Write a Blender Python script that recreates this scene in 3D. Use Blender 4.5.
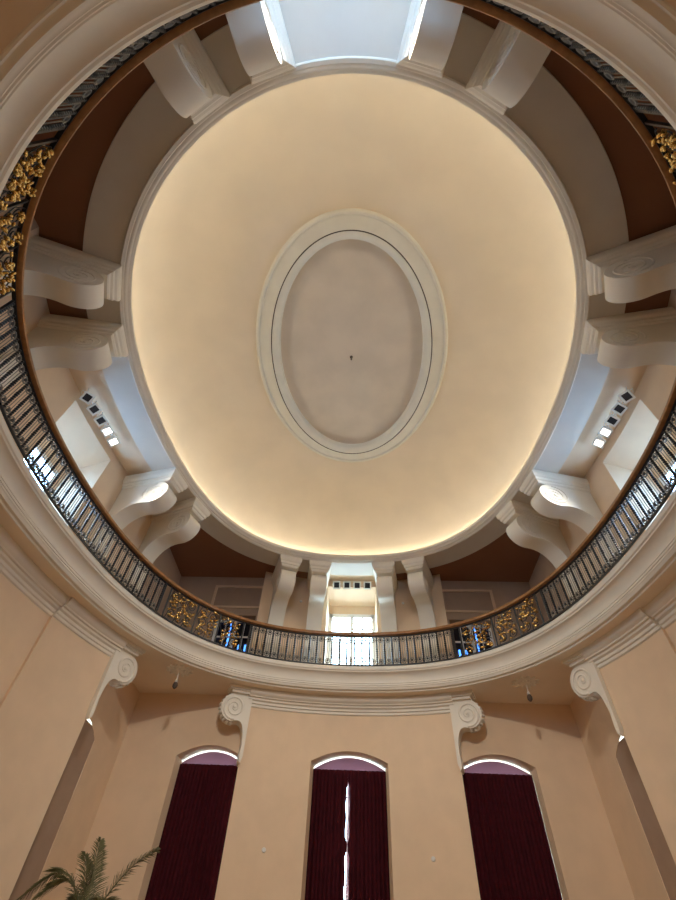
import bpy, bmesh, math, random
from mathutils import Vector, Matrix
random.seed(7)
PI = math.pi
sc = bpy.context.scene
for o in list(bpy.data.objects): bpy.data.objects.remove(o)
H = 1.6                                   # eye height; heights below are given from the eye and lifted by H at the end

# ---------------------------------------------------------------- camera
F_PX, ALPHA, ROLL, YAW = 452.24, 0.6890, 0.0590, -0.0721
Fw = Vector((math.sin(ALPHA)*math.sin(YAW), math.sin(ALPHA)*math.cos(YAW), math.cos(ALPHA)))
Dn = Vector((math.cos(ALPHA)*math.sin(YAW), math.cos(ALPHA)*math.cos(YAW), -math.sin(ALPHA)))
Rt = Vector((math.cos(YAW), -math.sin(YAW), 0))
cR, sR = math.cos(ROLL), math.sin(ROLL)
D2 = cR*Dn + sR*Rt
R2 = cR*Rt - sR*Dn
cd = bpy.data.cameras.new('camera'); cam = bpy.data.objects.new('camera', cd); sc.collection.objects.link(cam)
cd.sensor_fit = 'HORIZONTAL'; cd.sensor_width = 36.0; cd.lens = F_PX*36.0/676.0
cd.clip_start = 0.05; cd.clip_end = 200
M = Matrix((( R2.x, -D2.x, -Fw.x, 0.25), (R2.y, -D2.y, -Fw.y, -7.0), (R2.z, -D2.z, -Fw.z, H), (0,0,0,1)))
cam.matrix_world = M
sc.camera = cam

# ---------------------------------------------------------------- world, lights, exposure
sc.view_settings.view_transform = 'Standard'; sc.view_settings.look = 'None'
sc.view_settings.gamma = 1.0; sc.view_settings.use_curve_mapping = False
sc.view_settings.exposure = 0.35
sc.cycles.use_denoising = True
sc.cycles.max_bounces = 14; sc.cycles.diffuse_bounces = 10; sc.cycles.transparent_max_bounces = 12
W = bpy.data.worlds.new('daylight'); sc.world = W; W.use_nodes = True
bg = W.node_tree.nodes['Background']; bg.inputs[0].default_value = (0.55, 0.80, 1.0, 1); bg.inputs[1].default_value = 18.0
COVE_STRENGTH = 13.0
REAR_FLOOD_W, SIDE_FLOOD_W = 540.0, 230.0
FLOOD_COLOR = (1.0, 0.945, 0.86)
def portal(loc, size_x, size_y, direction):
    l = bpy.data.lights.new('window_daylight_portal', 'AREA'); l.shape = 'RECTANGLE'; l.size = size_x; l.size_y = size_y
    l.cycles.is_portal = True
    o = bpy.data.objects.new('window_daylight_portal', l); sc.collection.objects.link(o)
    o.location = loc; o.rotation_euler = Vector(direction).to_track_quat('-Z', 'Y').to_euler()
def spot(loc, target, power, angle=110, blend=0.7, radius=0.09):
    l = bpy.data.lights.new('flood_beam', 'SPOT'); l.energy = power; l.color = FLOOD_COLOR
    l.spot_size = math.radians(angle); l.spot_blend = blend; l.shadow_soft_size = radius
    o = bpy.data.objects.new('flood_beam', l); sc.collection.objects.link(o)
    o.location = loc; o.rotation_euler = (Vector(target)-Vector(loc)).to_track_quat('-Z', 'Y').to_euler()

# ---------------------------------------------------------------- materials
def mat(name, col, rough=0.6, metal=0.0, noise=0.0, nscale=3.0, bump=0.0, bscale=40.0, col2=None, spec=0.5, emit=None, estr=0):
    m = bpy.data.materials.new(name); m.use_nodes = True; nt = m.node_tree
    b = nt.nodes['Principled BSDF']
    b.inputs['Base Color'].default_value = (*col, 1); b.inputs['Roughness'].default_value = rough
    b.inputs['Metallic'].default_value = metal; b.inputs['Specular IOR Level'].default_value = spec
    tc = nt.nodes.new('ShaderNodeTexCoord')
    if noise:
        n = nt.nodes.new('ShaderNodeTexNoise'); n.inputs['Scale'].default_value = nscale; n.inputs['Detail'].default_value = 6
        r = nt.nodes.new('ShaderNodeValToRGB')
        c2 = col2 or tuple(c*(1-noise) for c in col)
        r.color_ramp.elements[0].position = 0.35; r.color_ramp.elements[0].color = (*c2, 1)
        r.color_ramp.elements[1].position = 0.65; r.color_ramp.elements[1].color = (*col, 1)
        nt.links.new(tc.outputs['Object'], n.inputs['Vector']); nt.links.new(n.outputs['Fac'], r.inputs['Fac'])
        nt.links.new(r.outputs['Color'], b.inputs['Base Color'])
    if bump:
        n2 = nt.nodes.new('ShaderNodeTexNoise'); n2.inputs['Scale'].default_value = bscale; n2.inputs['Detail'].default_value = 4
        bp = nt.nodes.new('ShaderNodeBump'); bp.inputs['Strength'].default_value = bump; bp.inputs['Distance'].default_value = 0.01
        nt.links.new(tc.outputs['Object'], n2.inputs['Vector']); nt.links.new(n2.outputs['Fac'], bp.inputs['Height'])
        nt.links.new(bp.outputs['Normal'], b.inputs['Normal'])
    if emit:
        b.inputs['Emission Color'].default_value = (*emit, 1); b.inputs['Emission Strength'].default_value = estr
    return m
MT = dict(
    wall=mat('peach_plaster', (0.77, 0.59, 0.41), 0.85, noise=0.05, nscale=2.0, bump=0.15, bscale=60, spec=0.2),
    soffit=mat('pale_soffit_paint', (0.80, 0.68, 0.54), 0.8, noise=0.04, nscale=2.0, spec=0.2),
    recess=mat('shaded_peach_recess', (0.52, 0.38, 0.27), 0.85, noise=0.05, nscale=2.0, spec=0.2),  # wall peach toned down, the recess shade is put into this colour
    trim=mat('cream_plaster', (0.79, 0.735, 0.63), 0.6, noise=0.05, nscale=1.5, spec=0.3),
    beam=mat('grey_cream_paint', (0.66, 0.62, 0.55), 0.7, noise=0.04, nscale=2.0, spec=0.3),
    dome=mat('dome_plaster', (0.84, 0.74, 0.595), 0.9, noise=0.06, nscale=0.9, spec=0.1),
    medal=mat('medallion_field_plaster', (0.74, 0.63, 0.49), 0.9, noise=0.08, nscale=1.2, spec=0.1),
    stone=mat('medallion_grey_cream', (0.80, 0.77, 0.66), 0.7, noise=0.06, nscale=2.0, spec=0.3),
    line=mat('dark_groove', (0.10, 0.07, 0.05), 0.8),
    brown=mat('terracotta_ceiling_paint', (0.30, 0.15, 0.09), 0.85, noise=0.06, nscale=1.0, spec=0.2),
    floor=mat('parquet', (0.45, 0.33, 0.22), 0.35, noise=0.3, nscale=6.0),
    wood=mat('handrail_wood', (0.36, 0.17, 0.06), 0.28, noise=0.25, nscale=9.0),
    pale=mat('pale_painted_iron', (0.23, 0.22, 0.195), 0.4, noise=0.15, nscale=9.0),
    mauve=mat('mauve_lining', (0.24, 0.10, 0.12), 0.8),
    iron=mat('black_wrought_iron', (0.012, 0.013, 0.015), 0.35, metal=0.0, spec=0.6),
    gold=mat('gilded_metal', (0.92, 0.62, 0.22), 0.27, metal=1.0, noise=0.3, nscale=14.0),
    cloth=mat('maroon_velvet', (0.060, 0.004, 0.009), 0.85, noise=0.25, nscale=5.0, spec=0.2),
    frame=mat('white_window_paint', (0.80, 0.80, 0.78), 0.5),
    white=mat('white_enamel', (0.75, 0.73, 0.68), 0.4),
    darkglass=mat('dark_lamp_glass', (0.03, 0.033, 0.04), 0.15),
    lampon=mat('lit_lamp_glass', (1, 1, 1), 0.5, emit=(1.0, 0.93, 0.82), estr=5.0),
    cove=mat('cove_led', (1, 1, 1), 0.5, emit=(1.0, 0.85, 0.60), estr=COVE_STRENGTH),
    blind=mat('dark_blind', (0.012, 0.013, 0.02), 0.8),
    leaf=mat('palm_leaf', (0.17, 0.165, 0.065), 0.5, noise=0.4, nscale=8.0),
    bark=mat('palm_stem', (0.16, 0.12, 0.05), 0.8, noise=0.4, nscale=12.0),
    pot=mat('terracotta_pot', (0.35, 0.14, 0.07), 0.7, noise=0.15),
    soil=mat('soil', (0.03, 0.02, 0.012), 0.95),
)
def pane_material(tint=(0.93, 0.97, 1), name='window_pane_glass'):
    m = bpy.data.materials.new(name); m.use_nodes = True; nt = m.node_tree
    for n in list(nt.nodes): nt.nodes.remove(n)
    out = nt.nodes.new('ShaderNodeOutputMaterial'); mx = nt.nodes.new('ShaderNodeMixShader')
    t = nt.nodes.new('ShaderNodeBsdfTransparent'); t.inputs[0].default_value = (*tint, 1)
    g = nt.nodes.new('ShaderNodeBsdfGlossy'); g.inputs['Roughness'].default_value = 0.05
    mx.inputs[0].default_value = 0.07
    nt.links.new(t.outputs[0], mx.inputs[1]); nt.links.new(g.outputs[0], mx.inputs[2]); nt.links.new(mx.outputs[0], out.inputs[0])
    return m
MT['pane'] = pane_material()
MT['bluepane'] = pane_material((0.58, 0.74, 1.0), 'bluish_pane_glass'); MT['deeppane'] = pane_material((0.02, 0.05, 0.16), 'deep_blue_pane_glass')
MT['panel'] = mat('shaded_panel_brown', (0.42, 0.30, 0.22), 0.8, noise=0.06)  # brown carries the shade of the niches and side window jambs
_nt = MT['mauve'].node_tree; _t = _nt.nodes.new('ShaderNodeBsdfTranslucent'); _t.inputs[0].default_value = (0.075, 0.03, 0.036, 1)
_m = _nt.nodes.new('ShaderNodeMixShader'); _m.inputs[0].default_value = 0.35; _o = _nt.nodes['Material Output']
_nt.links.new(_nt.nodes['Principled BSDF'].outputs[0], _m.inputs[1]); _nt.links.new(_t.outputs[0], _m.inputs[2]); _nt.links.new(_m.outputs[0], _o.inputs[0])

# ---------------------------------------------------------------- helpers
C = sc.collection
def obj(name, bm, m, parent=None, smooth=False, loc=None):
    bmesh.ops.remove_doubles(bm, verts=bm.verts, dist=1e-5)
    bmesh.ops.recalc_face_normals(bm, faces=bm.faces)
    me = bpy.data.meshes.new(name); bm.to_mesh(me); bm.free()
    for mm in (m if isinstance(m, (list, tuple)) else [m]): me.materials.append(mm)
    if smooth:
        for p in me.polygons: p.use_smooth = True
        if smooth != 'all': me.set_sharp_from_angle(angle=math.radians(35))
    o = bpy.data.objects.new(name, me); C.objects.link(o)
    if parent: o.parent = parent
    if loc: o.location = loc
    return o
def tag(o, label, cat, group=None):
    o['label'] = label; o['category'] = cat
    if group: o['group'] = group
    return o
def thing(name, label, cat, loc=(0,0,0), rz=0, group=None):
    o = bpy.data.objects.new(name, None); C.objects.link(o); o.empty_display_size = 0.2
    o.location = loc; o.rotation_euler = (0, 0, rz)
    return tag(o, label, cat, group)
def struct(name, bm, m, smooth=False, parent=None):
    o = obj(name, bm, m, parent, smooth)
    if not parent: o['kind'] = 'structure'
    return o
def copy_tree(o, parent=None):
    c = o.copy(); C.objects.link(c)
    if parent: c.parent = parent
    for ch in list(o.children): copy_tree(ch, c)
    return c
def box(bm, x0, x1, y0, y1, z0, z1):
    v = [bm.verts.new((x, y, z)) for x in (x0, x1) for y in (y0, y1) for z in (z0, z1)]
    for f in ((0,1,3,2), (4,6,7,5), (0,4,5,1), (2,3,7,6), (0,2,6,4), (1,5,7,3)): bm.faces.new([v[i] for i in f])
def quad(bm, *p): return bm.faces.new([bm.verts.new(q) for q in p])
def prism(bm, pts, w0, w1, fn):
    """pts: 2-D outline; fn(u, v, w) -> 3-D; caps triangulated"""
    a = [bm.verts.new(fn(u, v, w0)) for u, v in pts]; b = [bm.verts.new(fn(u, v, w1)) for u, v in pts]
    n = len(pts)
    for i in range(n): bm.faces.new((a[i], a[(i+1)%n], b[(i+1)%n], b[i]))
    P2 = [Vector(p) for p in pts]                           # plain ear clipping, leaves no gaps
    ar = sum(P2[i-1].x*P2[i].y-P2[i].x*P2[i-1].y for i in range(n)); sg = 1 if ar > 0 else -1
    idx = list(range(n)); cr = lambda p, q, r: sg*((q.x-p.x)*(r.y-p.y)-(q.y-p.y)*(r.x-p.x))
    while len(idx) > 2:
        best = None
        for k in range(len(idx)):
            i, j, l = idx[k-1], idx[k], idx[(k+1) % len(idx)]; A, B, D = P2[i], P2[j], P2[l]; c0 = cr(A, B, D)
            if c0 <= 1e-12: continue
            if any(cr(A, B, P2[q]) >= 0 and cr(B, D, P2[q]) >= 0 and cr(D, A, P2[q]) >= 0 for q in idx if q not in (i, j, l)): continue
            qual = c0/((A-B).length_squared+(B-D).length_squared+(A-D).length_squared)
            if best is None or qual > best[0]: best = (qual, k, i, j, l)
        if best is None: break
        _, k, i, j, l = best
        bm.faces.new((a[i], a[j], a[l])); bm.faces.new((b[l], b[j], b[i])); idx.pop(k)
def tube(bm, pts, r, n=6, closed=False, caps=True):
    pts = [Vector(p) for p in pts]; N = len(pts); rings = []
    up = Vector((0, 0, 1))
    for i, p in enumerate(pts):
        if closed: t = pts[(i+1) % N]-pts[i-1]
        else: t = pts[min(i+1, N-1)]-pts[max(i-1, 0)]
        t.normalize()
        ref = up if abs(t.z) < 0.9 else Vector((1, 0, 0))
        if i == 0: a = t.cross(ref).normalized()
        else:
            a = a - t*a.dot(t)
            a = a.normalized() if a.length > 1e-6 else t.cross(ref).normalized()
        b = t.cross(a)
        rr = r(i/(N-1)) if callable(r) else r
        rings.append([bm.verts.new(p+(a*math.cos(2*PI*k/n)+b*math.sin(2*PI*k/n))*rr) for k in range(n)])
    for i in range(N if closed else N-1):
        A, B = rings[i], rings[(i+1) % N]
        for k in range(n): bm.faces.new((A[k], A[(k+1) % n], B[(k+1) % n], B[k]))
    if caps and not closed:
        bm.faces.new(rings[0][::-1]); bm.faces.new(rings[-1])
def lathe(bm, prof, n=16, cx=0, cy=0):
    rings = []
    for r, z in prof: rings.append([bm.verts.new((cx+max(r, 1e-4)*math.cos(2*PI*k/n), cy+max(r, 1e-4)*math.sin(2*PI*k/n), z)) for k in range(n)])
    for A, B in zip(rings, rings[1:]):
        for k in range(n): bm.faces.new((A[k], A[(k+1) % n], B[(k+1) % n], B[k]))
    bm.faces.new(rings[0][::-1]); bm.faces.new(rings[-1])
def blob(bm, c, rx, ry, rz, rot=None, seg=6, ring=4):
    m = Matrix.Translation(c) @ (rot.to_4x4() if rot else Matrix()) @ Matrix.Diagonal((rx, ry, rz, 1))
    bmesh.ops.create_uvsphere(bm, u_segments=seg, v_segments=ring, radius=1, matrix=m)

# ---------------------------------------------------------------- the oval plan
BA, BB = 6.867, 7.945           # edge of the gallery opening
DA, DB = 5.80, 7.205           # inner lip of the dome ring
def shp(ph): return 1 + 0.0011*math.cos(3*ph) - 0.0196*math.cos(4*ph) + 0.0015*math.cos(6*ph) - 0.0091*math.cos(5*ph)
def oval(ph, a, b, k=1.0):
    s = 1 + (shp(ph)-1)*k
    return Vector((a*math.sin(ph)*s, b*math.cos(ph)*s))
def base(ph, o=0): return oval(ph, BA+o, BB+o)
def ring(ph, o=0): return oval(ph, DA+o, DB+o)+Vector((0, 0.06))
def onormal(ph, fn, o=0):
    t = fn(ph+1e-3, o)-fn(ph-1e-3, o); n = Vector((-t.y, t.x)).normalized()
    return n if n.dot(fn(ph, o)) > 0 else -n
def solve_phi(fn, o, test, lo, hi):
    s = test(fn(lo, o)) > 0
    for _ in range(60):
        m = (lo+hi)/2
        if (test(fn(m, o)) > 0) == s: lo = m
        else: hi = m
    return (lo+hi)/2
def sweep(bm, prof, fn, p0=0, p1=2*PI, n=180, closed_profile=False, caps=True):
    full = abs(p1-p0-2*PI) < 1e-6
    rows = []
    for i in range(n if full else n+1):
        ph = p0+(p1-p0)*i/n
        rows.append([bm.verts.new((*fn(ph, o), z)) for o, z in prof])
    m = len(prof)
    for i in range(n if full else n):
        A, B = rows[i], rows[(i+1) % len(rows)]
        for k in range(m if closed_profile else m-1):
            bm.faces.new((A[k], A[(k+1) % m], B[(k+1) % m], B[k]))
    if not full and closed_profile and caps:
        f1 = bm.faces.new(rows[0]); f2 = bm.faces.new(rows[-1][::-1]); bmesh.ops.triangulate(bm, faces=[f1, f2])

# key plan points
XP = 3.45        # half width of the far/near piers
XW, YW = 7.0, 8.62
OW = 1.05        # wall line behind the gallery edge
PHFL = [solve_phi(base, OW, lambda p, w=w: w-p.x, 0.0, 1.0) for w in (3.20, XP)]; PHF = PHFL[0]                      # end of the far pier
PHS0 = solve_phi(base, OW, lambda p: p.y-5.25, 0.6, 1.5)                   # far end of the side pier
PHS1 = solve_phi(base, OW, lambda p: p.y+4.6, 1.2, 2.6)
PHN = solve_phi(base, OW, lambda p: XP-p.x, PI/2+0.4, PI)                  # near pier
PHN = solve_phi(base, OW, lambda p: p.x-XP, PI/2+0.4, PI)
Z_FLOOR, Z_SOF, Z_GAL, Z_CEIL = -H, 6.25, 6.88, 10.80

# ---------------------------------------------------------------- walls with openings
def wall(name, P, N, u0, u1, z0, z1, n=2, op=None, m='wall'):
    """P(u)->(x,y) wall line, N(u)->outward normal. op: dict uc, hw, sill, spring, rise, depth, splay, drop"""
    bm = bmesh.new()
    us = [u0+(u1-u0)*i/n for i in range(n+1)]
    if op:
        e0, e1 = op['uc']-op['hw'], op['uc']+op['hw']
        us = [u for u in us if u < e0-1e-4 or u > e1+1e-4]
        ins = [e0+(e1-e0)*i/14 for i in range(15)]
        us = sorted(us+ins)
        top = lambda u: op['spring']+op['rise']*max(0, 1-((u-op['uc'])/op['hw'])**2)
    for a, b in zip(us, us[1:]):
        pa, pb = P(a), P(b)
        if op and a >= e0-1e-5 and b <= e1+1e-5:
            quad(bm, (*pa, top(a)), (*pb, top(b)), (*pb, z1), (*pa, z1))
            quad(bm, (*pa, z0), (*pb, z0), (*pb, op['sill']), (*pa, op['sill']))
        else:
            quad(bm, (*pa, z0), (*pb, z0), (*pb, z1), (*pa, z1))
    info = None
    if op:
        nn = N(op['uc']); d = op['depth']; pc = P(op['uc']); t = Vector((-nn.y, nn.x))
        loop = [(e0, op['sill'])]+[(u, top(u)) for u in ins]+[(e1, op['sill'])]
        A, B = [], []
        for u, z in loop:
            p = P(u); A.append((*p, z))
            s = (p-pc).dot(t)*op['splay']
            q = pc+nn*d+t*s
            B.append((*q, z if z == op['sill'] else z-op.get('drop', 0)))
        for i in range(len(A)):
            j = (i+1) % len(A); quad(bm, A[i], A[j], B[j], B[i])
        hw = max(abs((P(e0)-pc).dot(t)), abs((P(e1)-pc).dot(t)))*op['splay']
        info = dict(c=pc+nn*d, n=nn, t=t, hw=hw, z0=op['sill'], z1=op['spring']+op['rise']-op.get('drop', 0))
    o = struct(name, bm, MT[m]); 
    return info
def line(p, q):
    p, q = Vector(p), Vector(q); L = (q-p).length; d = (q-p)/L
    return (lambda u: p+d*u), L
wcount = [0]
def window(info, cols, rows, glazing='pane', portal_in=True, blind=None, blind_d=0.12, blind_mat='blind', head=0.0, cheek=0.0):
    """casement in the back of an opening: frame with muntins, one sheet of panes"""
    wcount[0] += 1
    c, n, t, hw, z0, z1 = (info[k] for k in ('c', 'n', 't', 'hw', 'z0', 'z1'))
    P3 = lambda s, d, z: (*(c+t*s+n*d), z)
    if head or cheek:
        bm = bmesh.new(); a, b = hw-cheek, z1-head
        quad(bm, P3(-hw-0.05, 0, b), P3(hw+0.05, 0, b), P3(hw+0.05, 0, z1+0.05), P3(-hw-0.05, 0, z1+0.05))
        for q in (-1, 1): quad(bm, P3(q*(hw+0.05), 0, z0-0.05), P3(q*a, 0, z0-0.05), P3(q*a, 0, b), P3(q*(hw+0.05), 0, b))
        struct('wall_far', bm, MT['wall']); hw, z1 = a, b
    bm = bmesh.new()
    def bar(s0, s1, za, zb, d0=-0.02, d1=0.06):
        v = [bm.verts.new(P3(s, d, z)) for s in (s0, s1) for d in (d0, d1) for z in (za, zb)]
        for f in ((0,1,3,2), (4,6,7,5), (0,4,5,1), (2,3,7,6), (0,2,6,4), (1,5,7,3)): bm.faces.new([v[i] for i in f])
    fw = 0.10
    bar(-hw-0.05, -hw+fw, z0-0.05, z1+0.05); bar(hw-fw, hw+0.05, z0-0.05, z1+0.05)
    bar(-hw, hw, z0-0.05, z0+fw); bar(-hw, hw, z1-fw, z1+0.05)
    bar(-0.06, 0.06, z0, z1, -0.03, 0.07)
    for side in (-1, 1):
        for k in range(1, cols):
            s = side*(0.06+(hw-fw-0.06)*k/cols); bar(s-0.015, s+0.015, z0, z1, 0.0, 0.04)
    for k in range(1, rows):
        z = z0+(z1-z0)*k/rows; w = 0.03 if k == rows-1 else 0.015; bar(-hw, hw, z-w, z+w, 0.0, 0.04)
    w = bpy.data.objects.new('window_%d' % wcount[0], None); C.objects.link(w); w['kind'] = 'structure'
    w.location = (*c, z0)
    f = obj('window_frame', bm, MT['frame'], w); f.location = -Vector(w.location)
    bm = bmesh.new(); quad(bm, P3(-hw, 0.02, z0), P3(hw, 0.02, z0), P3(hw, 0.02, z1), P3(-hw, 0.02, z1))
    g = obj('window_pane', bm, MT[glazing], w); g.location = -Vector(w.location)
    if blind:
        bm = bmesh.new()
        for s0, s1, za, zb in blind: quad(bm, P3(s0*hw, blind_d, z0+(z1-z0)*za), P3(s1*hw, blind_d, z0+(z1-z0)*za), P3(s1*hw, blind_d, z0+(z1-z0)*zb), P3(s0*hw, blind_d, z0+(z1-z0)*zb))
        b = obj('blind' if blind_mat == 'blind' else 'jamb_shade_sheet', bm, MT[blind_mat], w); b.location = -Vector(w.location)
    if portal_in:
        portal((*(c+n*0.25), (z0+z1)/2+H), 2*hw, z1-z0, (-n.x, -n.y, 0))

def Pb(ph): return base(ph, OW)
def Nb(ph): return onormal(ph, base, OW)
PF = lambda u: base(u, OW)
infos = {}
WIN = dict(sill=-0.9, spring=4.50, rise=0.30, depth=0.85, splay=0.90)
SB0 = solve_phi(base, OW, lambda p: p.y-0.95, 1.0, 2.0)                    # middle of the side bays
dphi_front_low = solve_phi(base, OW, lambda p: 1.15-p.x, 0, 0.6)
dphi_front_up = solve_phi(base, OW, lambda p: 0.96-p.x, 0, 0.6)
for lev in (0, 1):
    z0, z1 = ((Z_FLOOR, Z_SOF+0.1), (Z_GAL-0.1, Z_CEIL+0.1))[lev]
    if lev == 0:
        opF = dict(WIN, uc=0.0, hw=dphi_front_low); opN = None
        opL = dict(uc=2*PI-SB0, hw=0.0, sill=0, spring=0, rise=0, depth=0, splay=1); opS = None
    else:
        opF = dict(uc=0.0, hw=dphi_front_up, sill=7.0, spring=10.52, rise=0.0, depth=1.0, splay=0.97, drop=0.25)
        opN = dict(opF, uc=PI)
        opS = dict(uc=SB0, hw=0.128, sill=7.55, spring=10.50, rise=0.0, depth=1.15, splay=0.92, drop=0.55)
    PHU = PHFL[lev]
    infos['far', lev] = wall('wall_far', PF, Nb, -PHU, PHU, z0, z1, 40, opF)
    infos['near', lev] = wall('wall_near', PF, Nb, PHN, 2*PI-PHN, z0, z1, 40, opN)
    for s in (1, -1):
        nm = 'right' if s > 0 else 'left'
        Pm = lambda u, s=s: Vector((s*base(u, OW).x, base(u, OW).y))
        Nm = lambda u, s=s: Vector((s*Nb(u).x, Nb(u).y))
        if lev == 0:
            # the middle of the side pier is set back a little behind a vertical joint
            CR = solve_phi(base, OW, lambda p: p.y-3.12, 1.0, 1.6); CR2 = solve_phi(base, OW, lambda p: p.y+2.3, 1.6, 2.6)
            wall('wall_'+nm, Pm, Nm, PHS0, CR, z0, z1, 14)
            Pi = lambda u, s=s: Vector((s*base(u, OW+0.09).x, base(u, OW+0.09).y))
            wall('wall_'+nm, Pi, Nm, CR, CR2, z0, z1, 24)
            wall('wall_'+nm, Pm, Nm, CR2, PHS1, z0, z1, 14)
            for c_ in (CR, CR2):
                L_, n_ = line(Pm(c_), Pi(c_)); wall('wall_'+nm, L_, None, 0, n_, z0, z1, 1)
        else:
            infos[nm, 1] = wall('wall_'+nm, Pm, Nm, PHS0, PHS1, z0, z1, 50, opS)
        pf, ps0, ps1, pn = Pm(PHU), Pm(PHS0), Pm(PHS1), Pm(PHN)
        segs = [((pf.x, pf.y), (pf.x, YW), None), ((pf.x, YW), (s*XW, YW), 'back'), ((s*XW, YW), (s*XW, ps0.y+0.35), 'side'),
                ((s*XW, ps0.y+0.35), (ps0.x, ps0.y), None),
                ((ps1.x, ps1.y), (s*XW, ps1.y-0.25), None), ((s*XW, ps1.y-0.25), (s*XW, -YW), None), ((s*XW, -YW), (pn.x, -YW), None), ((pn.x, -YW), (pn.x, pn.y), None)]
        for a, b, kind in segs:
            Lp, L = line(a, b)
            if L < 1e-3: continue
            op = None; nrm = None
            if kind == 'back':
                nrm = lambda u: Vector((0, 1))
                if lev == 0: op = dict(WIN, uc=abs((4.33 if s > 0 else 4.19)-abs(pf.x)), hw=1.09 if s > 0 else 1.01, depth=0.90)
                else: op = dict(uc=abs(4.42-abs(pf.x)), hw=0.80, sill=7.1, spring=9.12, rise=0.0, depth=0.35, splay=0.95)
            if kind == 'side' and lev == 0:
                nrm = lambda u, s=s: Vector((s, 0))
                op = dict(WIN, uc=YW-5.98, hw=0.95, spring=4.30, depth=0.45, splay=0.93)
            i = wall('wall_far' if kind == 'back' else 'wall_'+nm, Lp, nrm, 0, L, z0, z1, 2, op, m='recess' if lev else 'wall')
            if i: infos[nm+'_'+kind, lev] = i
window(infos['far', 0], 2, 6)
window(infos['left_back', 0], 2, 6); window(infos['right_back', 0], 2, 6)
for q in ('left_side', 'right_side'): window(infos[q, 0], 2, 6, portal_in=False, blind=[(-1.12, 1.12, -0.02, 0.985)], blind_d=-0.435, blind_mat='panel')  # added brown sheet standing in for the shaded jamb
window(infos['far', 1], 2, 5, head=0.40, cheek=0.05); window(infos['near', 1], 2, 5, 'bluepane', head=0.30, cheek=0.05, blind=[(-1.05, 1.05, -0.02, 0.28)])  # partial blind of the near window is unseen, added to cut its daylight
window(infos['left', 1], 2, 5, 'bluepane', head=0.3, cheek=0.15); window(infos['right', 1], 2, 5, 'bluepane', head=0.3, cheek=0.15)
BL = [(-1, -0.30, 0, 1), (-0.22, 1, 0.55, 1), (-0.22, 0.30, 0, 0.55), (0.40, 1, 0, 0.3), (0.40, 0.62, 0.3, 0.55), (0.72, 1, 0.3, 0.55)]
window(infos['left_back', 1], 2, 3, 'deeppane', portal_in=False, blind=[(-b[1], -b[0], b[2], b[3]) for b in BL])
window(infos['right_back', 1], 2, 3, 'deeppane', portal_in=False, blind=BL)

# flat panel, niche shade put into its brown, above the gallery windows in the far corners
for s in (-1, 1):
    bm = bmesh.new()
    x0, x1 = (3.62, 5.35); y = YW-0.001
    for xa, xb, za, zb in ((x0-0.1, x1+0.1, 10.30, 10.38), (x0-0.1, x1+0.1, 9.40, 9.48), (x1, x1+0.1, 9.48, 10.30)):
        box(bm, min(s*xa, s*xb), max(s*xa, s*xb), y-0.06, y+0.02, za, zb)
    o = struct('trim_1', bm, MT['wall'])
    bm = bmesh.new(); box(bm, min(s*(x0-0.02), s*x1), max(s*(x0-0.02), s*x1), y-0.012, y+0.02, 9.48, 10.30); struct('trim_9', bm, MT['panel'])

# floor, gallery slab, ceilings
bm = bmesh.new(); quad(bm, (-11, -12, Z_FLOOR), (11, -12, Z_FLOOR), (11, 12, Z_FLOOR), (-11, 12, Z_FLOOR)); struct('floor', bm, MT['floor'])
def ray_rect(ph, fn, X, Y):
    d = fn(ph, 0).normalized(); k = min(X/max(abs(d.x), 1e-6), Y/max(abs(d.y), 1e-6)); return d*k
def annulus(bm, fn, o, z, p0, p1, n, X=9.6, Y=10.9):
    prev = None
    for i in range(n+1):
        ph = p0+(p1-p0)*i/n; a = fn(ph, o); b = ray_rect(ph, fn, X, Y)
        cur = (bm.verts.new((*a, z)), bm.verts.new((*b, z)))
        if prev: bm.faces.new((prev[0], cur[0], cur[1], prev[1]))
        prev = cur
bm = bmesh.new(); annulus(bm, base, 0.40, Z_SOF, 0, 2*PI, 180); struct('ceiling', bm, MT['soffit'])
bm = bmesh.new(); annulus(bm, base, 0.0, Z_GAL, 0, 2*PI, 180); struct('floor', bm, MT['floor'])

# entablature of the gallery edge (profile of bead, cove, fillet, fascia)
prof = [(0.14, 6.90), (0.0, 6.90), (-0.03, 6.87), (-0.035, 6.82), (-0.02, 6.77), (0.01, 6.75), (0.02, 6.72)]
prof += [(0.02+0.20*math.sin(a), 6.72-0.20*(1-math.cos(a))-0.12*a/(PI/2)*0.6) for a in [PI/2*i/8 for i in range(1, 9)]]
zc = prof[-1][1]
prof += [(0.235, zc-0.01), (0.235, zc-0.05), (0.255, zc-0.06), (0.255, zc-0.09), (0.27, zc-0.10)]
zf = zc-0.10
prof += [(0.28, zf-0.02), (0.305, zf-0.06), (0.325, zf-0.06)]
prof += [(0.33+0.05*math.sin(a), zf-0.06-(zf-0.06-6.28)*(1-math.cos(a))) for a in [PI/2*i/6 for i in range(7)]]
prof += [(0.385, 6.24), (0.41, 6.235), (0.43, 6.25)]
bm = bmesh.new(); sweep(bm, prof, base, n=240); struct('trim_2', bm, MT['trim'], smooth=True)

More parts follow.
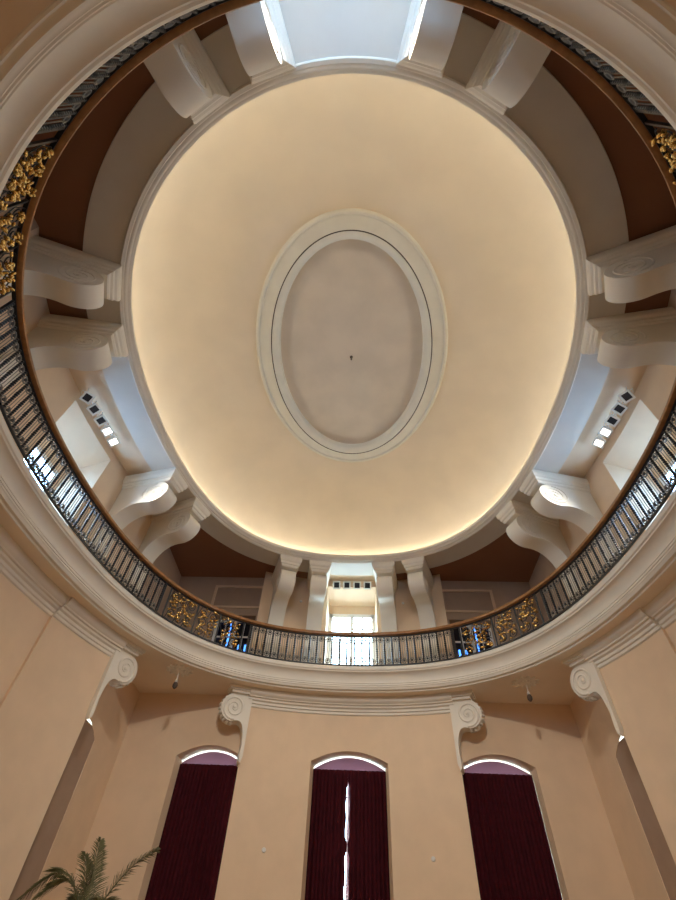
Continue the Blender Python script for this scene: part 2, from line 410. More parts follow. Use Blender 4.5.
# cornices of the lower piers
CP = [(0.0, 5.78), (-0.04, 5.80), (-0.05, 5.83), (-0.05, 5.86), (-0.09, 5.88), (-0.10, 5.94), (-0.16, 5.97), (-0.17, 6.02), (-0.23, 6.03), (-0.24, 6.06), (-0.30, 6.09), (-0.34, 6.14), (-0.35, 6.19), (-0.35, 6.26), (0.0, 6.26)]
def cornice(p0, p1, s, n, o=OW):
    bm = bmesh.new()
    fn = lambda ph, d: Vector((s*base(ph, o+d).x, base(ph, o+d).y))
    sweep(bm, CP, fn, p0, p1, n, closed_profile=True)
    struct('trim_3', bm, MT['trim'], smooth=True)
cornice(-PHF-0.01, PHF+0.01, 1, 40); cornice(PHN, 2*PI-PHN, 1, 40)
for s in (1, -1):
    cornice(PHS0-0.01, CR, s, 16); cornice(CR, CR2, s, 24, OW+0.09); cornice(CR2, PHS1, s, 16)

# dome ring: mouldings, flat soffit beam, gallery ceilings
def rprof(o, z): return (o, z)
RP = [(0.34, 11.0), (0.10, 10.86), (0.02, 10.82), (0.0, 10.78), (-0.005, 10.71), (0.03, 10.675), (0.07, 10.665), (0.085, 10.64), (0.12, 10.62), (0.17, 10.615), (0.18, 10.595), (0.23, 10.58), (0.26, 10.57), (0.29, 10.585), (0.30, 10.62)]
RP = [(o*0.8 if o > 0 and i else o, z) for i, (o, z) in enumerate(RP)]
bm = bmesh.new(); sweep(bm, RP, ring, n=240); struct('trim_4', bm, MT['trim'], smooth=True)
bm = bmesh.new(); sweep(bm, [(0.22, 10.62), (1.06, 10.62), (1.08, 10.66), (1.08, 10.9)], ring, n=240); struct('trim_5', bm, MT['beam'])
sect = []
pb0 = solve_phi(ring, 1.1, lambda p: 1.55-p.x, 0, 0.6); pb1 = solve_phi(ring, 1.1, lambda p: p.y-2.95, 0.8, 1.6); pb2 = solve_phi(ring, 1.1, lambda p: p.y+2.0, 1.2, 2.4)
pb3 = solve_phi(ring, 1.1, lambda p: p.x-1.55, 2.4, PI)
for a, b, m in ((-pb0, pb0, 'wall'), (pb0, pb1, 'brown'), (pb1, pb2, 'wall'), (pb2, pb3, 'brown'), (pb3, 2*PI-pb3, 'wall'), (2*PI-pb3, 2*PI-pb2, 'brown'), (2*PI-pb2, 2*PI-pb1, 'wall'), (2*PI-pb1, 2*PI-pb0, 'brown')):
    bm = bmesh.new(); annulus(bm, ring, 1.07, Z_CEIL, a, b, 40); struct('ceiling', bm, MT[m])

# dome shell
MA, MB, MZ = 3.02, 4.36, 13.135
bm = bmesh.new()
rows = []
for i in range(25):
    t = i/24.0
    # radial fraction from rim (0) to medallion (1); rises steeply at the rim, flattens at the crown
    u = 1-t; z = 10.86+(MZ+0.02-10.86)*math.sqrt(max(0, 1-(u)**2.2)) if i else 10.86
    rows.append((u, z))
prev = None
for u, z in rows:
    cur = []
    for k in range(180):
        ph = 2*PI*k/180; a = ring(ph, 0.42); b = oval(ph, MA-0.15, MB-0.15, 0.4)
        p = b+(a-b)*u; cur.append(bm.verts.new((*p, z)))
    if prev:
        for k in range(180): bm.faces.new((prev[k], prev[(k+1) % 180], cur[(k+1) % 180], cur[k]))
    prev = cur
struct('dome_ceiling', bm, MT['dome'], smooth='all')
# medallion ring and field
med = lambda ph, o: oval(ph, MA+o, MB+o, 0.0)
bm = bmesh.new()
sweep(bm, [(0.02, MZ+0.10), (0.02, MZ-0.03), (-0.03, MZ-0.07), (-0.09, MZ-0.07), (-0.12, MZ-0.03), (-0.22, MZ-0.035), (-0.38, MZ-0.09), (-0.47, MZ-0.11)], med, n=160)
struct('trim_6', bm, MT['stone'], smooth=True)
bm = bmesh.new(); sweep(bm, [(-0.47, MZ-0.11), (-0.47, MZ-0.02), (-0.50, MZ-0.02), (-0.50, MZ-0.11)], med, n=160); struct('trim_7', bm, MT['line'])
bm = bmesh.new(); sweep(bm, [(-0.50, MZ-0.11), (-0.58, MZ-0.12), (-0.66, MZ-0.10), (-0.70, MZ-0.06), (-0.72, MZ-0.05), (-0.74, MZ+0.02), (-0.74, MZ+0.30)], med, n=160); struct('trim_8', bm, MT['stone'], smooth=True)
bm = bmesh.new(); bm.faces.new([bm.verts.new((*med(2*PI*k/120, -0.72), MZ+0.16)) for k in range(120)]); struct('dome_ceiling', bm, MT['medal'])
# LED strip lying in the cove behind the lip
bm = bmesh.new(); sweep(bm, [(0.20, 10.93), (0.26, 10.965)], ring, n=200)
tag(obj('cove_light', bm, MT['cove']), 'warm light strip hidden in the cove all round the foot of the dome', 'light strip')
# hook in the crown
bm = bmesh.new(); lathe(bm, [(0.05, MZ+0.16), (0.045, MZ+0.12), (0.02, MZ+0.10), (0.012, MZ+0.02), (0.028, MZ-0.01), (0.02, MZ-0.04), (0.004, MZ-0.05)], 10)
tag(obj('ceiling_hook', bm, MT['line']), 'small dark hook at the very centre of the dome medallion', 'hook')

# ---------------------------------------------------------------- corbels of the gallery
def spiral_pts(cu, cz, r0, r1, turns, n, start):
    return [(cu+(r0+(r1-r0)*i/n)*math.cos(start+2*PI*turns*i/n), cz+(r0+(r1-r0)*i/n)*math.sin(start+2*PI*turns*i/n)) for i in range(n+1)]
def make_corbel(name='scroll_corbel', ext=1.62, hw=0.28, ha=0.42):
    """local: +y points from the wall into the room, x across, z from the eye level"""
    root = bpy.data.objects.new(name, None); C.objects.link(root)
    # abacus: stepped moulding on three sides
    bm = bmesh.new()
    steps = [(0.13, 10.17), (0.10, 10.21), (0.10, 10.25), (0.06, 10.28), (0.055, 10.36), (0.02, 10.40), (0.0, 10.46), (0.0, 10.64)]
    rows = []
    for ins, z in steps: rows.append([bm.verts.new(p) for p in ((-ha+ins, 0, z), (-ha+ins, ext-ins, z), (ha-ins, ext-ins, z), (ha-ins, 0, z))])
    for A, B in zip(rows, rows[1:]):
        for k in range(3): bm.faces.new((A[k], A[k+1], B[k+1], B[k]))
    bm.faces.new(rows[0]); bm.faces.new(rows[-1][::-1])
    obj('abacus', bm, MT['trim'], root)
    # body: S-curved console with a plain pilaster strip below
    r = 0.43; cu = ext-0.07-r; cz = 10.19-r
    pts = [(0, 10.19), (cu, 10.19)]
    pts += [(cu+r*math.sin(a), cz+r*math.cos(a)) for a in [PI*1.08*i/20 for i in range(1, 21)]]
    e = pts[-1]
    # concave sweep back to the strip
    g = (0.15, 8.45)
    for i in range(1, 13):
        t = i/12; a = (1-t)**3; b = 3*t*(1-t)**2; c2 = 3*t*t*(1-t); d = t**3
        c1 = (e[0]-0.52, e[1]+0.12); cc = (g[0]+0.01, g[1]+0.62)
        pts.append((a*e[0]+b*c1[0]+c2*cc[0]+d*g[0], a*e[1]+b*c1[1]+c2*cc[1]+d*g[1]))
    pts += [(0.15, 6.88), (0, 6.88)]
    bm = bmesh.new(); prism(bm, pts, -hw, hw, lambda u, v, w: (w, u, v))
    obj('console', bm, MT['trim'], root, smooth=True)
    for s in (-1, 1):
        bm = bmesh.new()
        sp = spiral_pts(cu+0.02, cz, r-0.07, 0.05, 2.6, 60, PI*0.5)
        tube(bm, [(s*(hw+0.004), u, z) for u, z in sp], lambda t: 0.020-0.008*t, 6)
        blob(bm, (s*hw, cu+0.02, cz), 0.03, 0.05, 0.05, seg=10, ring=6)
        obj('volute', bm, MT['trim'], root, smooth='all')
    return root
corb = make_corbel()
def place_corbel(first, ph, label, side):
    c = corb if first else copy_tree(corb)
    # foot of the corbel on the wall behind a point of the dome ring
    front = ring(ph, 0.17); n = onormal(ph, ring, 0.17)
    front.x *= side; n.x *= side
    foot = front.copy(); k = 0
    while k < 2.6 and math.hypot(foot.x/(BA+OW), foot.y/(BB+OW))/shp(math.atan2(foot.x/(BA+OW), foot.y/(BB+OW))) < 1.001: k += 0.01; foot = front+n*k
    c.scale = (1, k/1.62, 1)
    c.location = (foot.x, foot.y, 0); c.rotation_euler = (0, 0, math.atan2(-n.y, -n.x)-PI/2)
    tag(c, label, 'corbel', 'scroll corbels under the dome ring')
def ph_x(x, far): return solve_phi(ring, 0.17, (lambda p: x-p.x), 0, 0.9) if far else solve_phi(ring, 0.17, (lambda p: p.x-x), 2.2, PI)
def ph_y(y): return solve_phi(ring, 0.17, (lambda p: p.y-y), 0.4, 2.8)
NAMES = {-1: 'left', 1: 'right'}
first = True
for side in (-1, 1):
    nm = NAMES[side]
    for ph, lab in ((ph_x(1.18, True), 'cream scroll corbel directly beside the %s jamb of the far gallery window' % nm),
                    (ph_x(2.27, True), 'cream scroll corbel on the outer %s edge of the far gallery pier' % nm),
                    (ph_y(4.15), 'cream scroll corbel on the %s side, bordering the far dark recess' % nm),
                    (ph_y(2.85), 'brightly lit cream scroll corbel on the %s side, beside the two lit floodlights' % nm),
                    (ph_y(-1.95), 'cream scroll corbel on the %s side, next to the unlit floodlights' % nm),
                    (ph_y(-3.40), 'cream scroll corbel with big spiral on the %s, bordering the near dark recess' % nm),
                    (ph_x(2.52, False), 'cream corbel at the top %s of the photo with carved cheek' % nm),
                    (ph_x(1.30, False), 'cream corbel at the top %s of the photo with a glaring white lit cheek' % nm)):
        place_corbel(first, ph, lab, side); first = False

# ---------------------------------------------------------------- scroll brackets of the lower piers
def make_bracket():
    """local: +x away from the pier along the wall, y = thickness (out of the wall), z from the eye level"""
    root = bpy.data.objects.new('scroll_bracket', None); C.objects.link(root)
    r = 0.40; cu, cz = 0.46, 5.66
    pts = [(-0.06, 6.08), (cu, 6.06)]
    pts += [(cu+r*math.sin(a), cz+r*math.cos(a)) for a in [PI*1.0*i/16 for i in range(0, 17)]]
    e = pts[-1]
    for i in range(1, 13):
        t = i/12; a = (1-t)**3; b = 3*t*(1-t)**2; c2 = 3*t*t*(1-t); d = t**3
        g = (0.03, 4.70); c1 = (e[0]-0.30, e[1]+0.14); cc = (0.06, 5.22)
        pts.append((a*e[0]+b*c1[0]+c2*cc[0]+d*g[0], a*e[1]+b*c1[1]+c2*cc[1]+d*g[1]))
    pts += [(0.05, 4.42), (0.04, 4.28), (-0.01, 4.22), (-0.06, 4.4)]
    bm = bmesh.new(); prism(bm, pts, -0.02, 0.36, lambda u, v, w: (u, -w, v))
    obj('console', bm, MT['trim'], root, smooth=True)
    bm = bmesh.new()
    sp = spiral_pts(cu-0.01, cz, r-0.05, 0.05, 2.2, 50, -PI*0.55)
    tube(bm, [(u, -0.365, z) for u, z in sp], lambda t: 0.035-0.012*t, 6)
    blob(bm, (cu-0.01, -0.36, cz), 0.06, 0.05, 0.06, seg=10, ring=6)
    obj('volute', bm, MT['trim'], root, smooth='all')
    bm = bmesh.new()                                        # leaf along the underside
    for i in range(9):
        a = PI*(0.25+0.75*i/8); c = (cu+(r+0.01)*math.sin(a), -0.17, cz+(r+0.01)*math.cos(a))
        blob(bm, c, 0.055, 0.15-0.01*abs(i-4), 0.05, seg=8, ring=5)
    obj('acanthus_leaf', bm, MT['trim'], root, smooth='all')
    bm = bmesh.new()
    for x1, ya, z0, z1 in ((0.62, -0.46, 6.06, 6.13), (0.70, -0.52, 6.13, 6.18), (0.74, -0.56, 6.18, 6.26)): box(bm, -0.1, x1, ya, 0.05, z0, z1)
    obj('abacus', bm, MT['trim'], root)
    return root
br = make_bracket(); first = True
def mirror_meshes(root):
    for ch in root.children:
        me = ch.data.copy(); me.transform(Matrix.Diagonal((-1, 1, 1, 1))); me.flip_normals(); ch.data = me
for side, ph, lab in ((1, PHF, 'plaster scroll bracket at the top right corner of the far pier, above the right curtain'),
                      (-1, PHF, 'plaster scroll bracket at the top left corner of the far pier, above the left curtain'),
                      (-1, PHS0, 'plaster scroll bracket at the top of the left pier, above the palm'),
                      (1, PHS0, 'plaster scroll bracket at the top of the right pier, near the right picture edge')):
    c = br if first else copy_tree(br); first = False
    p = base(ph, OW); n = onormal(ph, base, OW); t = (base(ph+1e-3, OW)-base(ph-1e-3, OW)).normalized()
    if ph == PHS0: t = -t                                   # points away from its pier
    p.x *= side; n.x *= side; t.x *= side
    # wanted axes: x -> t, -y -> -n (towards the room)
    ang = math.atan2(t.y, t.x)
    yax = Vector((-t.y, t.x))
    if yax.dot(n) < 0:
        c['flip'] = 1; ang = math.atan2(-t.y, -t.x); mirror_meshes(c); del c['flip']
    off = p+n*0.22
    c.location = (off.x, off.y, 0); c.rotation_euler = (0, 0, ang)
    tag(c, lab, 'bracket', 'scroll brackets of the lower piers')

# ---------------------------------------------------------------- railing
def rb(ph, o=0):                         # line of the railing on the gallery edge
    return base(ph, o-0.02+0.14*max(0, -math.cos(ph))**2-0.04*math.sin(ph)**2)
def arc_table(p0, p1, o, n=600):
    T = [(p0, 0.0)]; prev = rb(p0, o)
    for i in range(1, n+1):
        ph = p0+(p1-p0)*i/n; q = rb(ph, o); T.append((ph, T[-1][1]+(q-prev).length)); prev = q
    return T
def at_len(T, L):
    for (pa, la), (pb, lb) in zip(T, T[1:]):
        if lb >= L-1e-9: return pa+(pb-pa)*(L-la)/max(lb-la, 1e-9)
    return T[-1][0]
RO = 0.0
Z0R, Z1R = 6.90, 7.90
# wooden handrail
HP = [(-0.09, 7.93), (-0.085, 7.90), (-0.05, 7.885), (0.05, 7.885), (0.085, 7.90), (0.09, 7.94), (0.07, 7.99), (0.03, 8.01), (-0.03, 8.01), (-0.07, 7.99)]
bm = bmesh.new(); sweep(bm, [(o+RO-0.03, z) for o, z in HP], rb, n=240, closed_profile=True)
tag(obj('handrail', bm, MT['wood'], None, True), 'brown wooden handrail running right round the oval gallery opening', 'handrail')
# one baluster and one iron scroll, copied around
def baluster_bm():
    bm = bmesh.new()
    pr = [(0.028, 0.0), (0.028, 0.06), (0.040, 0.075), (0.026, 0.10)]
    for i in range(12):
        z = 0.12+0.76*i/12
        w = 0.006 if i in (5, 6) else 0
        pr += [(0.026, z), (0.036+w, z+0.03), (0.026, z+0.055)]
    pr += [(0.022, 0.89), (0.036, 0.915), (0.024, 0.935), (0.024, 0.958)]
    lathe(bm, pr, 6); return bm
def scroll_bm():
    bm = bmesh.new()
    for zc in (0.845, 0.125):
        tube(bm, [(0.070*math.cos(2*PI*k/14), 0, zc+0.070*math.sin(2*PI*k/14)) for k in range(14)], 0.017, 5, closed=True)
    for s in (-1, 1):
        tube(bm, [(s*0.052, 0, 0.80), (s*0.040, 0, 0.75), (s*0.036, 0, 0.70), (s*0.036, 0, 0.27), (s*0.040, 0, 0.22), (s*0.052, 0, 0.17)], 0.009, 5)
    return bm
def eye_bm():
    bm = bmesh.new()
    lathe_y(bm, 0, 0.040, 0.012)
    return bm
def lathe_y(bm, zc, r, h):
    m = Matrix.Translation((0, 0, zc)) @ Matrix.Rotation(PI/2, 4, 'X'); bmesh.ops.create_cone(bm, cap_ends=True, segments=10, radius1=r, radius2=r*0.7, depth=2*h, matrix=m)
proto_b = obj('baluster', baluster_bm(), MT['iron']); proto_s = obj('iron_scroll', scroll_bm(), MT['pale']); proto_e = obj('scroll_eye', eye_bm(), MT['iron'])
C.objects.unlink(proto_b); C.objects.unlink(proto_s); C.objects.unlink(proto_e)
def rail_bars(p0, p1, root):
    bm = bmesh.new()
    n = max(8, int(abs(p1-p0)*40))
    for z0, z1, hw in ((6.90, 6.925, 0.03), (7.858, 7.884, 0.03)):
        sweep(bm, [(RO-hw, z0), (RO+hw, z0), (RO+hw, z1), (RO-hw, z1)], rb, p0, p1, n, closed_profile=True)
    o = obj('rail_bar', bm, MT['iron'], root); o.location = -Vector(root.location)
def balustrade(p0, p1, label):
    T = arc_table(p0, p1, RO); L = T[-1][1]; k = round(L/0.247); st = L/k
    mid = rb((p0+p1)/2, RO)
    root = thing('iron_balustrade', label, 'railing', (mid.x, mid.y, 0), 0, 'iron balustrades of the gallery')
    rail_bars(p0, p1, root)
    for i in range(2*k+1):
        ph = at_len(T, min(L, i*st/2)); p = rb(ph, RO); n = onormal(ph, rb, RO)
        c = (proto_b if i % 2 == 0 else proto_s).copy(); C.objects.link(c); c.parent = root
        c.location = (p.x-mid.x, p.y-mid.y, 6.905); c.rotation_euler = (0, 0, math.atan2(n.y, n.x)+PI/2)
        if i % 2:
            for ze in (0.845, 0.125): e = proto_e.copy(); C.objects.link(e); e.parent = c; e.location = (0, 0, ze)
    return root
PG0 = solve_phi(base, RO, lambda p: 3.30-p.x, 0, 0.9)         # ends of the gilded corners
PG1 = solve_phi(base, RO, lambda p: p.y-4.75, 0.4, 1.6)
PG2 = solve_phi(base, RO, lambda p: p.y+4.0, 1.2, 2.6)
PG3 = solve_phi(base, RO, lambda p: p.x-3.95, 2.0, PI)
balustrade(-PG0, PG0, 'black iron balustrade in front of the far gallery window')
balustrade(PG1, PG2, 'black iron balustrade along the right side of the gallery')
balustrade(2*PI-PG2, 2*PI-PG1, 'black iron balustrade along the left side of the gallery')
balustrade(PG3, 2*PI-PG3, 'black iron balustrade overhead, seen edge-on along the top of the photo')
def gilded(p0, p1, label, rnd):
    T = arc_table(p0, p1, RO); L = T[-1][1]; mid = rb((p0+p1)/2, RO)
    root = thing('gilded_railing_panel', label, 'railing panel', (mid.x, mid.y, 0), 0, 'gilded corner panels of the gallery railing')
    rail_bars(p0, p1, root)
    def P(u, z, d=0):
        ph = at_len(T, min(max(u, 0), L)); p = rb(ph, RO)-onormal(ph, rb, RO)*d
        return (p.x-mid.x, p.y-mid.y, z)
    for u in (0.05, 0.28, 0.28+0.40*(L-0.56), L-0.28-0.30*(L-0.56), L-0.28, L-0.05):     # square posts
        bm = bmesh.new(); tube(bm, [P(u, 6.90), P(u, 7.87)], 0.028, 4); obj('post', bm, MT['iron'], root)
    spans = [(0.36, 0.28+0.40*(L-0.56)-0.08), (0.28+0.40*(L-0.56)+0.08, L-0.36-0.30*(L-0.56)), (L-0.20-0.30*(L-0.56), L-0.36)]
    for a, b in spans:
        bm = bmesh.new(); gm = bmesh.new(); w = b-a; cu = (a+b)/2; k = max(1, round(w/0.46))
        k = max(2, round(w/0.34))
        for i in range(k):
            for zc in (7.12, 7.39, 7.66):
                c = a+w*(i+0.5)/k; r = min(0.15, w/k*0.5); sg = 1 if (i+int(zc*10)) % 2 else -1
                pts = [P(c+sg*x, z) for x, z in spiral_pts(0, zc, r, 0.03, 1.6, 24, rnd.uniform(0, 6))]
                tube(bm, pts, 0.013, 5)
                for q in range(7):
                    aa = rnd.uniform(0, 2*PI); rr = r*rnd.uniform(0.5, 1.1); ctr = P(c+rr*math.cos(aa), zc+rr*math.sin(aa), rnd.uniform(0.02, 0.07))
                    rot = Matrix.Rotation(rnd.uniform(0, PI), 3, 'Z') @ Matrix.Rotation(rnd.uniform(0, PI), 3, 'X')
                    blob(gm, ctr, rnd.uniform(0.045, 0.075), 0.028, rnd.uniform(0.025, 0.045), rot, 7, 5)
                blob(gm, P(c, zc, 0.045), 0.035, 0.035, 0.035, None, 7, 5)
            tube(bm, [P(a+w*i/k, 6.92), P(a+w*(i+0.3)/k, 7.22), P(a+w*(i-0.1)/k, 7.54), P(a+w*(i+0.2)/k, 7.86)], 0.012, 5)
        obj('scrollwork', bm, MT['iron'], root, smooth='all'); obj('gilded_leaves', gm, MT['gold'], root, smooth='all')
rnd = random.Random(3)
gilded(PG0, PG1, 'gilded scrollwork railing panel at the far right corner of the gallery', rnd)
gilded(2*PI-PG1, 2*PI-PG0, 'gilded scrollwork railing panel at the far left corner of the gallery', rnd)
gilded(PG2, PG3, 'gilded leafwork railing panel at the upper right edge of the photo', rnd)
gilded(2*PI-PG3, 2*PI-PG2, 'gilded leafwork railing panel at the upper left edge of the photo', rnd)

# ---------------------------------------------------------------- floodlights
def make_flood(on):
    root = bpy.data.objects.new('floodlight', None); C.objects.link(root)
    s = 0.15
    bm = bmesh.new()                                        # housing, faces local -z
    v0 = [bm.verts.new((x*s, y*s, 0)) for x, y in ((-1,-1), (1,-1), (1,1), (-1,1))]
    v1 = [bm.verts.new((x*s*0.75, y*s*0.75, 0.12)) for x, y in ((-1,-1), (1,-1), (1,1), (-1,1))]
    vi = [bm.verts.new((x*s*0.68, y*s*0.68, 0)) for x, y in ((-1,-1), (1,-1), (1,1), (-1,1))]
    vd = [bm.verts.new((x*s*0.66, y*s*0.66, 0.03)) for x, y in ((-1,-1), (1,-1), (1,1), (-1,1))]
    for A, B in ((v0, v1), (v0, vi), (vi, vd)):
        for k in range(4): bm.faces.new((A[k], A[(k+1) % 4], B[(k+1) % 4], B[k]))
    bm.faces.new(v1)
    obj('housing', bm, MT['white'], root)
    bm = bmesh.new(); quad(bm, *[(x*s*0.67, y*s*0.67, 0.012) for x, y in ((-1,-1), (1,-1), (1,1), (-1,1))])
    obj('lamp_glass', bm, MT['lampon' if on else 'darkglass'], root)
    bm = bmesh.new()                                        # U-shaped yoke and stem up to the ceiling
    tube(bm, [(-s-0.02, 0, 0.05), (-s-0.02, 0.06, 0.20), (s+0.02, 0.06, 0.20), (s+0.02, 0, 0.05)], 0.012, 5)
    tube(bm, [(0, 0.06, 0.20), (0, 0.16, 0.42)], 0.014, 5)
    obj('yoke', bm, MT['white'], root)
    return root
lamp_off, lamp_on = make_flood(False), make_flood(True)
used = set()
def flood(loc, target, on, label, group, twist=0.0):
    src = lamp_on if on else lamp_off
    o = src if src.name not in used else copy_tree(src); used.add(src.name)
    o.location = loc
    q = (Vector(target)-Vector(loc)).to_track_quat('-Z', 'Y'); o.rotation_euler = (q.to_matrix() @ Matrix.Rotation(twist, 3, 'Z')).to_euler()
    tag(o, label, 'floodlight', group)
order = ['first', 'second', 'third', 'fourth', 'fifth']
for i in range(4):
    x = -0.615+0.41*i
    flood((x, 8.62, 10.52), (x*1.2, -1.0, 4.0), False, 'unlit floodlight over the far gallery window, %s of four from the left' % order[i], 'floodlights over the far window')
for side in (-1, 1):
    for i in range(5):
        y = -0.30+0.395*i; x = side*(7.33-0.05*i); on = i >= 3
        lab = ('glowing white floodlight in the %s bay, ' % NAMES[side] + ('beside the corbel' if i == 4 else 'beside the unlit three')) if on else \
              'unlit square floodlight in the %s bay, %s of five from the top' % (NAMES[side], order[i])
        tw = side*(0.5 if i == 0 else 0.25)
        flood((x, y, 10.42), (side*-1.0, 1.0+2.0*(i-2)*0.5, -1.0), on, lab, 'floodlights of the %s bay' % NAMES[side], tw)
        if on: spot((x-side*0.05, y+0.0, 10.36+H), (-side*4.5, 3.5, 0.0+H), SIDE_FLOOD_W, 112, 0.8)
for i in range(4):
    x = -0.615+0.41*i
    flood((x, -8.55, 10.42), (x*2, 6.0, 3.0), True, 'lit floodlight in the bay overhead, hidden behind the near railing', 'floodlights of the near bay')
    spot((x*0.8, -8.36, 10.36+H), (x*2.0, 3.2, 0.0+H), REAR_FLOOD_W, 86, 0.6)

# ---------------------------------------------------------------- curtains
def curtain(name, x0, x1, y, ztop, label, ripple=0.0, gap_side=0, pleat=0.11, axis='x', at=0):
    bm = bmesh.new(); n = 90; zs = [ztop, ztop-0.04, ztop-0.12, ztop-0.3]+[ztop-0.3-(ztop-0.3+1.5)*k/40 for k in range(1, 41)]
    rows = []
    for z in zs:
        r = []
        for i in range(n+1):
            t = i/n; a0, a1 = x0, x1
            if gap_side:
                d = max(0.0, min(1.0, (ztop-0.32-z)/0.15))*(0.040+0.014*math.sin(z*34)+0.010*(4.1-z)/2-(0.03 if 2.45 < z < 2.75 else 0))
                if gap_side > 0: a0 = x0+d
                else: a1 = x1-d
            x = a0+(a1-a0)*t
            amp = 0.035*min(1, (ztop-z)*3+0.35)
            dy = amp*math.sin(2*PI*(x-x0)/pleat+0.5*math.sin(z*0.7))+0.012*math.sin(x*31+z*0.5)
            r.append(bm.verts.new((x, y+dy, z) if axis == 'x' else (at+dy, x, z)))
        rows.append(r)
    for A, B in zip(rows, rows[1:]):
        for i in range(n): bm.faces.new((A[i], A[i+1], B[i+1], B[i]))
    o = obj(name, bm, MT['cloth'], None, 'all')
    md = o.modifiers.new('thickness', 'SOLIDIFY'); md.thickness = 0.008
    return tag(o, label, 'curtain', 'maroon curtains of the lower windows')
yc = infos['far', 0]['c'].y-0.45
curtain('curtain', -1.102, -0.03, yc, 4.42, 'left half of the dark maroon curtain of the centre window, beside the bright gap', gap_side=-1)
curtain('curtain', -0.03, 1.098, yc, 4.42, 'right half of the dark maroon curtain of the centre window, beside the bright gap', gap_side=1)
curtain('curtain', -5.16, -3.22, YW+0.40, 4.40, 'dark maroon closed curtain in the left recess')
curtain('curtain', 3.30, 5.37, YW+0.40, 4.42, 'dark maroon closed curtain in the right recess')

def lunette(xc, hw, y, z0, rise, label):
    bm = bmesh.new(); top = [(xc-hw+2*hw*i/20, z0+rise*(1-(2*i/20-1)**2)) for i in range(21)]
    v = [bm.verts.new((x, y, z)) for x, z in [(xc-hw, z0-0.18)]+top+[(xc+hw, z0-0.18)]]; f = bm.faces.new(v); bmesh.ops.triangulate(bm, faces=[f])
    tag(obj('lunette_blind', bm, MT['mauve']), label, 'blind', 'mauve blinds in the window heads')
lunette(0, 1.08, yc+0.08, 4.455, 0.315, 'mauve arched blind glowing above the centre curtain')
lunette(-4.19, 0.96, YW+0.49, 4.455, 0.315, 'mauve arched blind glowing above the curtain in the left recess')
lunette(4.33, 1.04, YW+0.49, 4.455, 0.315, 'mauve arched blind glowing above the curtain in the right recess')

# ---------------------------------------------------------------- ceiling roses with pendants
def make_rose():
    root = bpy.data.objects.new('ceiling_rose', None); C.objects.link(root)
    bm = bmesh.new()
    lathe(bm, [(0.30, 0.0), (0.30, -0.02), (0.27, -0.035), (0.20, -0.03), (0.14, -0.05), (0.09, -0.08), (0.05, -0.09), (0.0, -0.09)], 24)
    for k in range(12):
        a = 2*PI*k/12; blob(bm, (0.33*math.cos(a), 0.33*math.sin(a), -0.015), 0.085, 0.05, 0.03, Matrix.Rotation(a, 3, 'Z'), 8, 5)
        blob(bm, (0.17*math.cos(a+0.26), 0.17*math.sin(a+0.26), -0.045), 0.06, 0.03, 0.025, Matrix.Rotation(a+0.26, 3, 'Z'), 8, 5)
    obj('rosette', bm, MT['trim'], root, smooth=True)
    bm = bmesh.new(); tube(bm, [(0, 0, -0.06), (0, 0, -0.36)], 0.018, 8)
    lathe(bm, [(0.03, -0.30), (0.05, -0.33), (0.03, -0.36)], 10)
    obj('stem', bm, MT['white'], root, smooth=True)
    bm = bmesh.new(); lathe(bm, [(0.02, -0.36), (0.055, -0.38), (0.075, -0.44), (0.07, -0.50), (0.03, -0.55), (0.0, -0.56)], 12)
    obj('socket', bm, MT['line'], root, smooth=True)
    return root
rose = make_rose(); rose.location = (-5.22, 6.90, Z_SOF); tag(rose, 'white plaster ceiling rose with short pendant in the left recess', 'ceiling rose', 'ceiling roses of the recesses')
r2 = copy_tree(rose); r2.location = (5.25, 7.08, Z_SOF); tag(r2, 'white plaster ceiling rose with short pendant in the right recess', 'ceiling rose', 'ceiling roses of the recesses')

# small round wall fittings
def button(p, n, label):
    bm = bmesh.new(); bmesh.ops.create_cone(bm, cap_ends=True, segments=16, radius1=0.055, radius2=0.045, depth=0.03)
    o = obj('wall_button', bm, MT['white'], None, True); o.location = p
    o.rotation_euler = Vector(n).to_track_quat('Z', 'Y').to_euler()
    tag(o, label, 'wall fitting', 'small white wall fittings')
def on_wall(ph, z, side):
    p = base(ph, OW-0.015); n = -onormal(ph, base, OW); return (side*p.x, p.y, z), (side*n.x, n.y, 0)
phl = solve_phi(base, OW, lambda p: 2.2-p.x, 0, 0.6)
pls = solve_phi(base, OW, lambda p: p.y-3.75, 0.6, 1.6)
for s in (-1, 1):
    button(*on_wall(phl, 2.42 if s < 0 else 2.39, s), label='small round white fitting low on the far pier, %s of the centre curtain' % NAMES[s])
    button(*on_wall(phl-0.03, 9.75, s), label='small round white fitting between the two corbels %s of the far gallery window' % NAMES[s])
    button(*on_wall(pls, 9.30, s), label='small round white fitting between the far pair of corbels on the %s side' % NAMES[s])

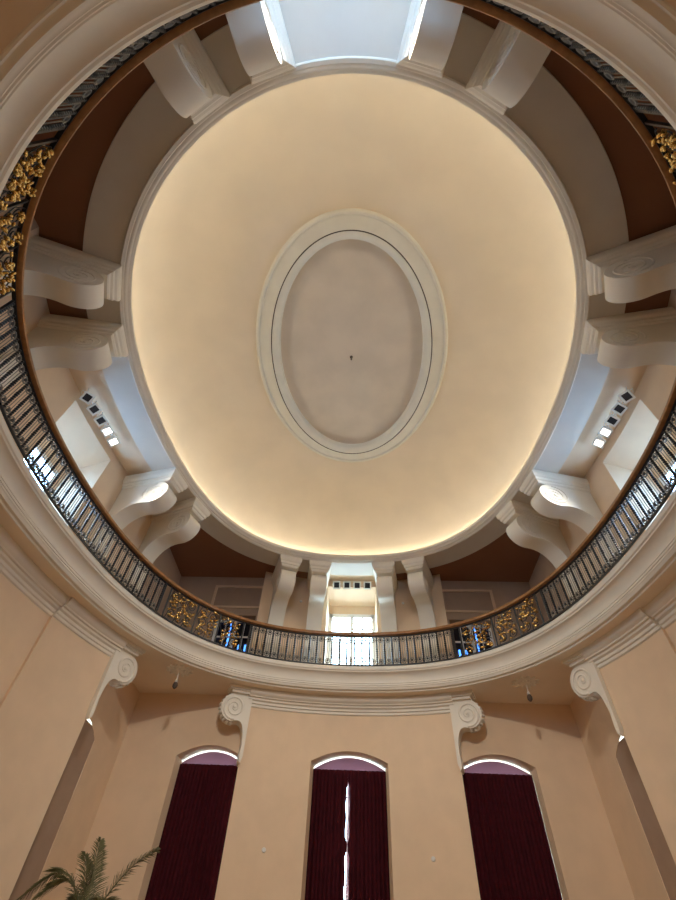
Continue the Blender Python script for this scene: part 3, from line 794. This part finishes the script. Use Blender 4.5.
# ---------------------------------------------------------------- palm
def palm():
    X, Y = -5.0, 5.35
    t = thing('potted_palm', 'green feathery palm at the bottom left, in front of the left recess', 'palm', (X, Y, Z_FLOOR))
    bm = bmesh.new(); lathe(bm, [(0.22, 0.0), (0.24, 0.03), (0.30, 0.42), (0.34, 0.45), (0.34, 0.52), (0.29, 0.52), (0.28, 0.46), (0.0, 0.46)], 24); obj('pot', bm, MT['pot'], t, smooth=True)
    bm = bmesh.new(); lathe(bm, [(0.285, 0.45), (0.27, 0.47), (0.0, 0.48)], 20); obj('soil', bm, MT['soil'], t)
    bm = bmesh.new(); tube(bm, [(0, 0, 0.45), (0.02, 0.01, 0.9), (0, 0, 1.35), (-0.01, 0, 1.7)], lambda q: 0.09-0.02*q+0.006*math.sin(q*60), 10); obj('trunk', bm, MT['bark'], t, smooth=True)
    # fronds: end point relative to the crown, lift of the arc
    CZ = 2.12
    rr = random.Random(11)
    fr = [((-1.40, 0.05, 0.55), 0.95), ((-0.45, 0.10, 1.22), 0.30), ((-0.22, 0.05, 1.45), 0.20), ((1.02, 0.10, 1.36), 0.38), ((-0.95, -0.25, 0.55), 0.75), ((0.55, -0.30, 0.35), 0.45), ((0.25, 0.5, 0.55), 0.4), ((-0.5, 0.6, 0.6), 0.35)]
    for end, lift in fr:
        bm = bmesh.new(); e = Vector(end); pts = []
        N = 26
        for i in range(N+1):
            q = i/N; p = e*q; p.z = end[2]*q+lift*math.sin(PI*q)*0.8*(1-0.3*q); pts.append(p+Vector((0, 0, CZ)))
        tube(bm, pts, lambda q: 0.014*(1-q)+0.003, 5)
        L = e.length
        for i in range(4, N+1):
            for sub in (0.0, 0.33, 0.66):
                k = min(i+sub, N); i0 = int(min(k, N-1)); f = k-i0
                p = pts[i0].lerp(pts[i0+1], f); tg = (pts[i0+1]-pts[i0]).normalized()
                sd = tg.cross(Vector((0, 0, 1)))
                sd = sd.normalized() if sd.length > 0.15 else tg.cross(Vector((0, 1, 0))).normalized()
                upv = sd.cross(tg).normalized()
                q = k/N; ln = 0.36*math.sin(PI*min(1, 0.12+0.86*q))**0.6+0.05
                for s in (-1, 1):
                    d = (sd*s*0.75+tg*0.75+upv*rr.uniform(0.0, 0.35)-Vector((0, 0, 0.25))).normalized()
                    a = p; m1 = p+d*ln*0.45+upv*0.012; b = p+d*ln-Vector((0, 0, 0.05*ln/0.3)); w = tg*0.010
                    v = [bm.verts.new(x) for x in (a-w*0.6, m1-w, b, m1+w, a+w*0.6)]
                    bm.faces.new(v)
        obj('frond', bm, MT['leaf'], t)
palm()

# ---------------------------------------------------------------- lift everything from eye level to floor level
for o in C.objects:
    if o.parent is None and o.type in ('MESH', 'EMPTY'): o.location.z += H
